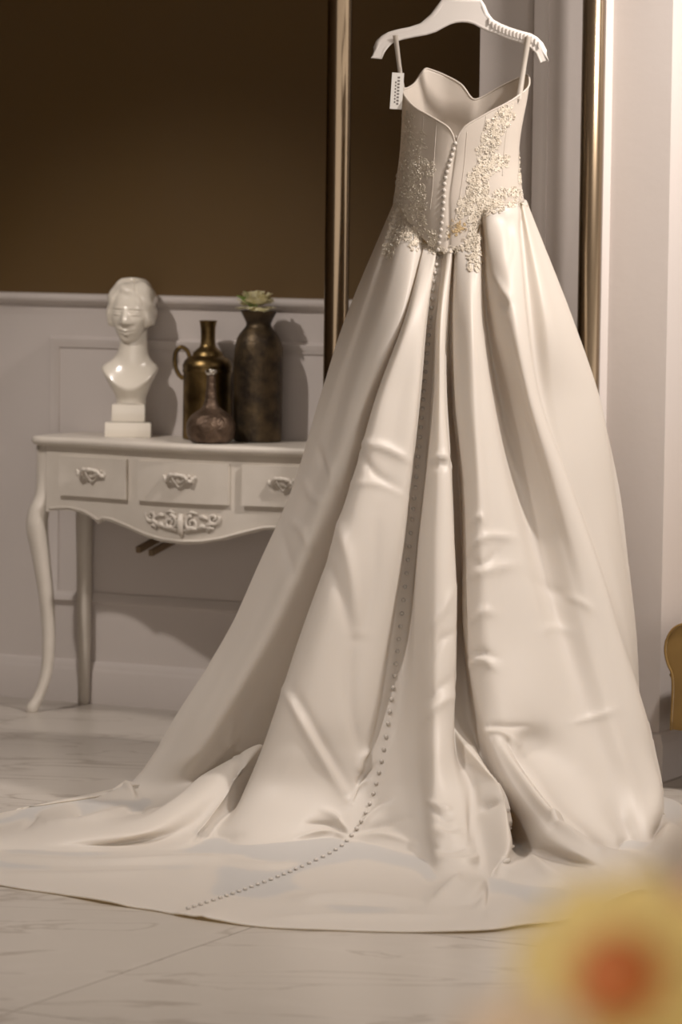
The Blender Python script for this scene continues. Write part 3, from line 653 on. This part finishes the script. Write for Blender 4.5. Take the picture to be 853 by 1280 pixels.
# drawers
def drawer(x0, x1, z0, z1, hx_):
    xs = np.linspace(x0, x1, 13); bm = bmesh.new(); cols = []
    for x in xs:
        y = bow(x) + .012; cols.append([bm.verts.new(p) for p in ((x, y, z1), (x, y, z0), (x, y - .02, z0), (x, y - .02, z1))])
    for a, b in zip(cols, cols[1:]):
        for k in range(4): bm.faces.new((a[k], b[k], b[(k + 1) % 4], a[(k + 1) % 4]))
    bm.faces.new(cols[0]); bm.faces.new(cols[-1][::-1])
    bmesh.ops.bevel(bm, geom=[e for e in bm.edges if e.calc_face_angle(0) > .8], offset=.0025, segments=2, affect='EDGES')
    d = sharp(from_bm('drawer', bm, 'table_paint', table), 40)
    zc = (z0 + z1) / 2 + .012; yc = bow(hx_) + .012
    mb = MB()
    # scrolled bow pull
    pts = cr(np.array([(-.044, .004, .004), (-.040, .010, -.006), (-.032, .014, -.004), (-.026, .018, .004), (-.016, .024, .010), (0, .026, .011), (.016, .024, .010), (.026, .018, .004), (.032, .014, -.004), (.040, .010, -.006), (.044, .004, .004)]), 5)
    rad = [.0042 + .0022 * abs(math.sin(i * .55)) for i in range(len(pts))]
    mb.add(*tube_geo([(hx_ + p[0], yc + p[1], zc + p[2]) for p in pts], rad, 8))
    for sx in (-1, 1):
        for rr, ox, oz in ((.0085, .040, -.006), (.0065, .030, .006), (.006, .048, .004)):
            mb.add([(hx_ + sx * ox + a * rr, yc + .004 + b * rr * .8, zc + oz + c * rr) for a, b, c in BS[0]], BS[1])
    # heart shaped drop behind the bow
    hpts = [(hx_ + .021 * math.sin(t) ** 3, yc + .006, zc - .004 + .0165 * (math.cos(t) - .36 * math.cos(2 * t) - .14 * math.cos(3 * t))) for t in np.linspace(0, 2 * math.pi, 28)[:-1]]
    mb.add(*tube_geo(hpts, .0038, 6, closed=True))
    mb.build('handle', 'table_paint', d)
    return d
DZ0, DZ1 = .622, .733
for a, b in ((-.423, -.183), (-.143, .143), (.183, .423)): drawer(a, b, DZ0, DZ1, (a + b) / 2)
# carved ornament under the middle drawer
mb = MB()
def scroll(cx, cz, r, turns, sgn, rad, ph=0.):
    n = 26; pts = []
    for i in range(n):
        f = i / (n - 1); a = ph + sgn * f * turns * 2 * math.pi; q = r * (1 - .8 * f); x = cx + q * math.cos(a); pts.append((x, bow(x) + .004, cz + q * math.sin(a)))
    mb.add(*tube_geo(pts, [rad * (1 - .4 * i / n) for i in range(n)], 7))
for sx in (-1, 1):
    scroll(sx * .034, .566, .022, 1.4, sx, .006, math.pi / 2)
    scroll(sx * .098, .582, .018, 1.3, -sx, .006, math.pi / 2 - sx * 1.2)
    for (x0, z0, x1, z1, r) in ((.012, .545, .06, .552, .008), (.05, .552, .085, .558, .008), (.075, .560, .105, .566, .007), (.055, .585, .085, .578, .006), (.02, .592, .05, .594, .005), (.08, .548, .10, .556, .006)):
        mb.add(*tube_geo([(sx * x, bow(x) + .004, z) for x, z in ((x0, z0), ((x0 * .6 + x1 * .4), (z0 + z1) / 2 + .005), (x1, z1))], [r * .6, r, r * .5], 7))
mb.add(*tube_geo([(0, bow(0) + .005, .592), (0, bow(0) + .008, .57), (0, bow(0) + .006, .545), (0, bow(0) + .003, .528)], [.006, .011, .009, .003], 8))
mb.build('carved_ornament', 'table_paint', table)
# cabriole legs
def leg(x, y, sx, sy, front):
    zs = [TH - .026, .70, .62, .575, .53, .45, .33, .20, .10, .045, .015, 0]
    if front:
        off = [0, 0, .002, .012, .016, .008, -.004, -.010, -.004, .010, .022, .024]; hw = [.021, .021, .022, .026, .027, .023, .019, .0165, .0145, .0145, .017, .015]
    else:
        off = [0, 0, 0, .003, .004, .002, 0, -.003, -.004, -.002, 0, 0]; hw = [.021, .021, .021, .021, .021, .020, .019, .017, .015, .0145, .0145, .014]
    Z = cr(np.array(list(zip(zs, off, hw))), 4); bm = bmesh.new(); rings = []
    for z, of, h in Z:
        cx, cy = x + sx * of, y + sy * of; c_ = h * .45
        rings.append([bm.verts.new((cx + a, cy + b, z)) for a, b in ((-h + c_, -h), (h - c_, -h), (h, -h + c_), (h, h - c_), (h - c_, h), (-h + c_, h), (-h, h - c_), (-h, -h + c_))])
    for r0, r1 in zip(rings, rings[1:]):
        for k in range(8): bm.faces.new((r0[k], r0[(k + 1) % 8], r1[(k + 1) % 8], r1[k]))
    bm.faces.new(rings[0]); bm.faces.new(rings[-1][::-1])
    return from_bm('leg', bm, 'table_paint', table)
for sx in (-1, 1):
    leg(sx * (HW - .036), .238, sx, 1, True); leg(sx * (HW - .045), .034, sx, -1, False)
# drawer runner hanging below the frame
for px_, py_ in ((172, 688), (188, 692)):
    ru, rz_ = wall_uz(px_, py_, .19)
    rn = box('drawer_runner', -.007, .007, -.085, .085, -.009, .009, 'runner', table, .001); rn.location = (ru - tc_, .105, rz_ + .018); rn.rotation_euler = (-.2, 0, 0)
# ------------------------------------------------------------------ things on the table
def on_table(px, d):
    # point on table top at distance d from the wall, seen under px
    lo, hi = -.5, 2.0
    for _ in range(50):
        u = (lo + hi) / 2
        if proj(wl(u, d, TH)[None])[0, 0] < px: lo = u
        else: hi = u
    return wl(u, d, TH)
KP = 456.
# brass jug
p = on_table(259, .092); jug = empty('brass_jug', tuple(p)); tag(jug, 'aged brass jug with loop handle behind the small round bottle', 'jug')
def pf(pts): return [(max(.0008, r / KP), z / KP) for r, z in pts]
J = pf([(29.5,0),(31.2,1),(31.5,4),(31.3,40),(31.2,84)]) + pf([(32.2,86),(32.4,88),(31.4,90),(32.2,92),(32.0,95),(30,100),(26,104),(20.5,106),(19.5,108),(19,110.5),(15,114.5),(11,117.5),(9.6,121),(9.2,130),(9.4,140),(10.6,149),(11.6,150.5),(11.4,151.5),(10.2,150),(8.6,140),(8.2,122),(7.5,112)])
lathe('jug_body', J, 'brass', jug, 56)
hd = cr(np.array([(-23,0,104),(-27,0,113),(-34,0,117),(-40,0,113),(-42.5,0,102),(-41,0,90),(-36.5,0,81),(-31,0,77)]) / KP, 6)
o = tube('handle', hd, .0062, 'brass', jug, 10); o.rotation_euler = (0, 0, -.1)
# small round bottle
p = on_table(263.5, .25); bt = empty('round_bottle', tuple(p)); tag(bt, 'small squat pitted brown bottle with long neck in front of brass jug', 'bottle')
K2 = 460.
def pf2(pts): return [(max(.0008, r / K2), z / K2) for r, z in pts]
lathe('bottle_body', smooth_prof(pf2([(20,0),(25,2),(29.5,8),(31.2,17),(30.5,26),(26,34),(19,40),(12,45),(8.5,52),(7,62),(5.8,76),(5.6,88)]), 5), 'iron2', bt, 56)
lathe('bottle_lip', pf2([(5.6,86.5),(7.2,88.5),(8,91),(7.4,93),(5.5,93),(4.6,90)]), 'silver', bt, 40, close=False)
# tall vase
p = on_table(322, .105); tv = empty('tall_vase', tuple(p)); tag(tv, 'tall dark worn metal vase with flared collar holding a pale flower', 'vase')
T = [(28,0),(29.8,1),(30.3,4),(30.6,30),(30.8,70),(30.8,108),(30.2,118),(28.5,127),(25,135),(20,141.5),(16.5,146),(15.8,149),(17,153),(20,159),(22.6,164.5),(23,165.5),(22.2,165.5),(19,159),(15.5,151),(14,147)]
lathe('vase_body', smooth_prof(pf(T), 3), 'iron', tv, 56)
# flower in tall vase
fp = np.array([p[0] - .006, p[1] - .02, p[2] + 167 / KP])
fw_ = empty('carnation', tuple(fp)); tag(fw_, 'pale yellow ruffled carnation standing in the tall dark vase', 'flower')
mb = MB()
for k in range(90):
    a = random.random() * 6.28; e = random.uniform(-.5, 1.4); L = random.uniform(.042, .058) * (1.0 if e < .9 else .85)
    d = Vector((math.cos(a) * math.cos(e), math.sin(a) * math.cos(e), math.sin(e) * .85)); sd = d.cross(Vector((0, 0, 1))).normalized(); n_ = sd.cross(d)
    rows = []
    for i in range(4):
        f = (i + 1) / 4; wd = .004 + .011 * f
        rows.append([tuple(d * (L * f) + sd * (wd * s_) + n_ * (random.uniform(-.0025, .0025) * (f > .6) + .005 * f * f) + d * (random.uniform(-.003, .003) if f == 1 else 0)) for s_ in (-1, -.5, 0, .5, 1)])
    b0 = len(mb.v); mb.v += [q for r_ in rows for q in r_]
    mb.f += [(b0 + i * 5 + j, b0 + i * 5 + j + 1, b0 + i * 5 + j + 6, b0 + i * 5 + j + 5) for i in range(3) for j in range(4)]
mb.v = [(x + .0, y, z + .012) for x, y, z in mb.v]
mb.build('blossom', 'petal_cream', fw_)
tube('stem', [(0, 0, .015), (.002, 0, -.06), (0, .01, -.30)], .0025, 'leaf', fw_, 8)
def leaf(name, a, b, w, mat, parent, lift=.006):
    a, b = Vector(a), Vector(b); t = (b - a).normalized(); sd = t.cross(Vector((0, -.6, .8))).normalized(); nn = sd.cross(t); vs = []; fs = []
    for i in range(9):
        f = i / 8; ww = w * math.sin(math.pi * (.06 + .92 * f)) ; c_ = a.lerp(b, f) + nn * lift * math.sin(f * 3.14)
        vs += [c_ - sd * ww + nn * ww * .3, c_, c_ + sd * ww + nn * ww * .3]
    for i in range(8):
        for j in range(2): fs.append((i * 3 + j, i * 3 + j + 1, i * 3 + j + 4, i * 3 + j + 3))
    o = mesh(name, vs, fs, mat, parent); m_ = o.modifiers.new('thickness', 'SOLIDIFY'); m_.thickness = .0008; return o
leaf('leaf', (-.005, -.01, .0), (-.056, -.02, .040), .010, 'leaf', fw_); leaf('leaf', (-.005, 0, .0), (-.034, .0, .052), .009, 'leaf', fw_)

# ------------------------------------------------------------------ bust
p = on_table(161, .118)
bust = empty('female_bust', tuple(p)); bust.scale = (.955,) * 3; tag(bust, 'glossy cream ceramic bust of a woman with bobbed hair on square plinth', 'sculpture')
bx = lambda n_, x0, x1, y0, y1, z0, z1, b: box(n_, x0, x1, y0, y1, z0, z1, 'ceramic', bust, b)
bx('plinth', -.068, .068, -.055, .055, 0, .044, .004)
bx('plinth_collar', -.050, .050, -.042, .042, .044, .098, .009)
def ang(a, b): return (a - b + math.pi) % (2 * math.pi) - math.pi
def head_r(az, el):
    """az 0 = face, + = viewer right ; el up"""
    x = math.sin(az) * math.cos(el); y = math.cos(az) * math.cos(el); z = math.sin(el)
    a, b, c_ = .056, .070, .088
    if z < 0: c_ = .094; a *= 1 - .22 * (-z) ** 1.3; b *= 1 - .06 * (-z)
    nn_ = 2.5
    r = (abs(x / a) ** nn_ + abs(y / b) ** nn_ + abs(z / c_) ** nn_) ** (-1 / nn_)
    def g(a0, e0, sa, se): return math.exp(-.5 * (ang(az, a0) / sa) ** 2 - .5 * ((el - e0) / se) ** 2)
    r += .005 * g(0, -1.06, .34, .15)                     # chin
    r += sum(am * g(0, e0, sa, .10) for e0, am, sa in ((.02, .004, .10), (-.10, .0065, .105), (-.22, .010, .12), (-.35, .0150, .15)))
    r += .004 * (g(.19, -.41, .08, .06) + g(-.19, -.41, .08, .06)) - .006 * g(0, -.54, .22, .06)
    r += .0085 * g(0, -.665, .19, .045) + .0080 * g(0, -.79, .17, .05) - .006 * g(0, -.725, .24, .02) - .005 * g(0, -.91, .24, .06)
    for s_ in (-1, 1):
        r -= .0065 * g(s_ * .42, -.01, .20, .10)            # socket
        r += .0075 * g(s_ * .43, -.03, .15, .060)           # eyeball
        r += .0032 * g(s_ * .43, .035, .20, .026) - .0030 * g(s_ * .43, -.005, .19, .018) + .002 * g(s_ * .43, -.085, .17, .02)
        r += .0025 * g(s_ * .42, .175, .25, .035)           # brow
        r += .003 * g(s_ * .66, -.34, .22, .2)              # cheek
    # hair: a smooth cap parted on one side, covering the ears and ending at jaw level
    aa = abs(az); line = .80 - .07 * math.cos(az * 2.2 - .9)
    side = 1.02
    hl = line if aa < .45 else line - ((aa - .45) / (side - .45)) ** 1.6 * 1.5
    if aa > side: hl = -2
    m = 1 / (1 + math.exp(-max(-30, min(30, (el - hl) / .03))))
    low = -.62 + .10 * max(0, aa - 1.4)
    m *= 1 / (1 + math.exp(-max(-30, min(30, (el - low) / .05))))
    f = min(1, max(0, (aa - .55) / .6)); f = f * f * (3 - 2 * f)
    th = .0045 + .0115 * f + .004 * max(0, math.sin(el)) + .0018 * math.sin(el * 10 + az * 4)
    th -= .0035 * math.exp(-.5 * (ang(az, .42) / .05) ** 2) * (el > .7)
    if el < 0 and aa > .8: th += .004 * math.exp(-.5 * ((el + .40) / .16) ** 2)
    th -= .007 * max(0, math.sin(el)) ** 10
    return r + th * m
def head():
    na, ne = 150, 120; vs = []; fs = []
    for j in range(ne + 1):
        el = -math.pi / 2 + math.pi * j / ne
        for i in range(na):
            az = -math.pi + 2 * math.pi * i / na; r = head_r(az, el)
            vs.append((r * math.sin(az) * math.cos(el), -r * math.cos(az) * math.cos(el), r * math.sin(el)))
    for j in range(ne):
        for i in range(na): i2 = (i + 1) % na; fs.append((j * na + i, j * na + i2, (j + 1) * na + i2, (j + 1) * na + i))
    o = mesh('head', vs, fs, 'ceramic', bust); o.location = (.007, 0, .367); o.rotation_euler = (0, .03, -.22); return o
head()
def torso():
    n = 64; rings = []
    # (z side, z front, z back, rx, ry, cx, cy)
    spec = [(.098,.098,.098,.045,.040,.006,0),(.115,.110,.115,.045,.042,.006,0),(.150,.124,.150,.062,.050,.004,0),(.196,.140,.190,.083,.060,.002,0),(.203,.146,.197,.084,.061,.002,0),(.212,.158,.206,.078,.056,.003,0),(.224,.182,.220,.062,.046,.006,0),(.240,.208,.236,.050,.040,.009,.002),(.262,.245,.256,.0435,.038,.011,.004),(.29,.285,.285,.041,.037,.012,.006),(.33,.33,.33,.041,.038,.010,.008)]
    vs = []; fs = []
    sp = cr(np.array(spec), 5)
    for zs, zf, zb, rx_, ry_, cx, cy in sp:
        for k in range(n):
            a = 2 * math.pi * k / n; c_, s_ = math.cos(a), math.sin(a)
            z = zs + ((zf - zs) if s_ < 0 else (zb - zs)) * s_ * s_; vs.append((cx + rx_ * c_, cy + ry_ * s_, z))
    for i in range(len(sp) - 1):
        for k in range(n): k2 = (k + 1) % n; fs.append((i * n + k, i * n + k2, (i + 1) * n + k2, (i + 1) * n + k))
    return mesh('neck_and_shoulders', vs, fs, 'ceramic', bust)
torso()

# ------------------------------------------------------------------ velvet armchair at the right edge (wall-aligned)
ap_ = fl(838, 988)
chair = empty('armchair', (float(ap_[0]), float(ap_[1]), 0), -WA); tag(chair, 'ochre velvet armchair with rolled arm and dark legs beside the white wall', 'armchair')
# local x to the right along wall, y into the room's depth
KC = F / ap_[1]
def roll_arm(x):
    n = 40; prof = []
    pts = [(-.028,.148),(-.016,.15),(.0,.151),(.0,.29),(-.012,.315),(-.019,.345),(-.016,.375),(.002,.404),(.035,.418),(.075,.410),(.10,.38),(.105,.34),(.095,.30),(.09,.25),(.09,.148)]
    pts = pts[2:]
    prof = [tuple(q) for q in cr(np.array(pts), 5)]
    bm = extrude_poly([(x + a, z) for a, z in prof], 0, .62, bev=.008)
    return sharp(from_bm('arm', bm, 'velvet', chair), 50), prof
a1, prof = roll_arm(0); roll_arm(.66)
for x in (0, .66): tube('piping', [(x + a, -.002, z) for a, z in prof], .0035, 'velvet', a1, 6)
tube('piping', [(-.003, y, .29) for y in np.linspace(.0, .6, 8)], .004, 'velvet', a1, 6)
box('seat', .09, .67, .01, .6, .15, .33, 'velvet', chair, .02); box('cushion', .095, .665, -.005, .5, .331, .43, 'velvet', chair, .035)
box('backrest', .0, .76, .52, .68, .16, .86, 'velvet', chair, .05)
for x in (.03, .72):
    for y in (.04, .6):
        bm = bmesh.new(); bmesh.ops.create_cone(bm, cap_ends=True, segments=16, radius1=.014, radius2=.022, depth=.152, matrix=Matrix.Translation((x + .012, y, .076))); sharp(from_bm('leg', bm, 'dark_wood', chair))

# ------------------------------------------------------------------ bouquet near the camera
ST = at(800, 1230, 1.5)
stand = empty('display_pedestal', (float(ST[0]) + .05, float(ST[1]) + .02, 0)); tag(stand, 'slim white display pedestal below the bouquet in the near foreground', 'pedestal')
lathe('pedestal_top', [(.16, .755), (.165, .76), (.165, .776), (.16, .78), (.001, .78)], 'white_paint', stand, 48)
lathe('column', [(.03, .03), (.026, .3), (.028, .755)], 'white_paint', stand, 32); lathe('pedestal_base', [(.15, 0), (.15, .015), (.06, .03), (.03, .04)], 'white_paint', stand, 48)
vs_ = empty('flower_vase', (float(ST[0]) + .05, float(ST[1]) + .02, .78)); tag(vs_, 'white vase holding the blurred foreground bouquet', 'vase')
lathe('vase_body', smooth_prof([(.04, 0), (.052, .02), (.058, .07), (.045, .13), (.034, .16), (.038, .175), (.035, .175), (.030, .16), (.03, .1)], 4), 'vase_glass', vs_, 40)
VX, VY = vs_.location.x, vs_.location.y
def bloom(name, label, px, py, Y, R, petal, centre, npet=9, rc=.014, look=(-.25, -1, .55), layers=2, rnd=0.):
    c_ = Vector(at(px, py, Y)); e = empty(name, tuple(c_)); tag(e, label, 'flower', 'flowers of the foreground bouquet')
    q = Vector(look).normalized().to_track_quat('Z', 'Y')
    vs = []; fs = []
    for i in range(7):
        f = i / 6
        for j in range(5): s_ = (j - 2) / 2; wd = R * .40 * math.sin(math.pi * (.12 + .74 * f)) ; vs.append((R * (.08 + .92 * f), s_ * wd, R * (.22 * f - .20 * f * f + .10 * s_ * s_)))
    for i in range(6):
        for j in range(4): fs.append((i * 5 + j, i * 5 + j + 1, i * 5 + j + 6, i * 5 + j + 5))
    me = bpy.data.meshes.new('petal'); me.from_pydata(vs, [], fs); me.materials.append(M[petal]); me.polygons.foreach_set('use_smooth', [True] * len(me.polygons))
    for l in range(layers):
        for k_ in range(npet):
            o = bpy.data.objects.new('petal', me); C.objects.link(o); o.parent = e
            o.matrix_basis = q.to_matrix().to_4x4() @ Matrix.Rotation(2 * math.pi * (k_ + .5 * l) / npet, 4, 'Z') @ Matrix.Rotation(-.15 - l * (.30 + rnd), 4, 'Y') @ Matrix.Scale(1 - .18 * l, 4)
    cc = lathe('flower_centre', [(.001, rc * .25), (rc * .4, rc * .3), (rc * .8, rc * .9), (rc, rc * 1.3), (rc * .9, rc * 1.25), (rc * .5, rc * .9), (.001, rc * .8)], centre, e, 20, close=False); cc.matrix_basis = q.to_matrix().to_4x4()
    d = Vector((VX, VY, .80)) - c_; nk = Vector((VX + (c_.x - VX) * .12, VY + (c_.y - VY) * .12, .955)) - c_
    back = q @ Vector((0, 0, -1))
    tube('stem', cr(np.array([back * .001, back * .02 + Vector((0, 0, -.01)), nk, d]), 6), .0022, 'leaf', e, 8)
    return e
bloom('garden_flower', 'blurred yellow flower with orange centre at lower right foreground', 782, 1238, 1.5, .050, 'petal_yellow', 'petal_orange', 9, .018)
bloom('garden_flower', 'blurred pale peach flower at bottom edge, below and left of the yellow one', 655, 1340, 1.38, .030, 'petal_peach', 'petal_yellow', 8, .008)
bloom('garden_flower', 'blurred pink flower at the right edge above the yellow one', 878, 1160, 1.52, .022, 'petal_pink', 'petal_pink', 8, .009)
bloom('garden_flower', 'blurred blush white flower topmost at the right edge of foreground', 880, 1090, 1.6, .026, 'petal_white', 'petal_white', 8, .012, layers=3)
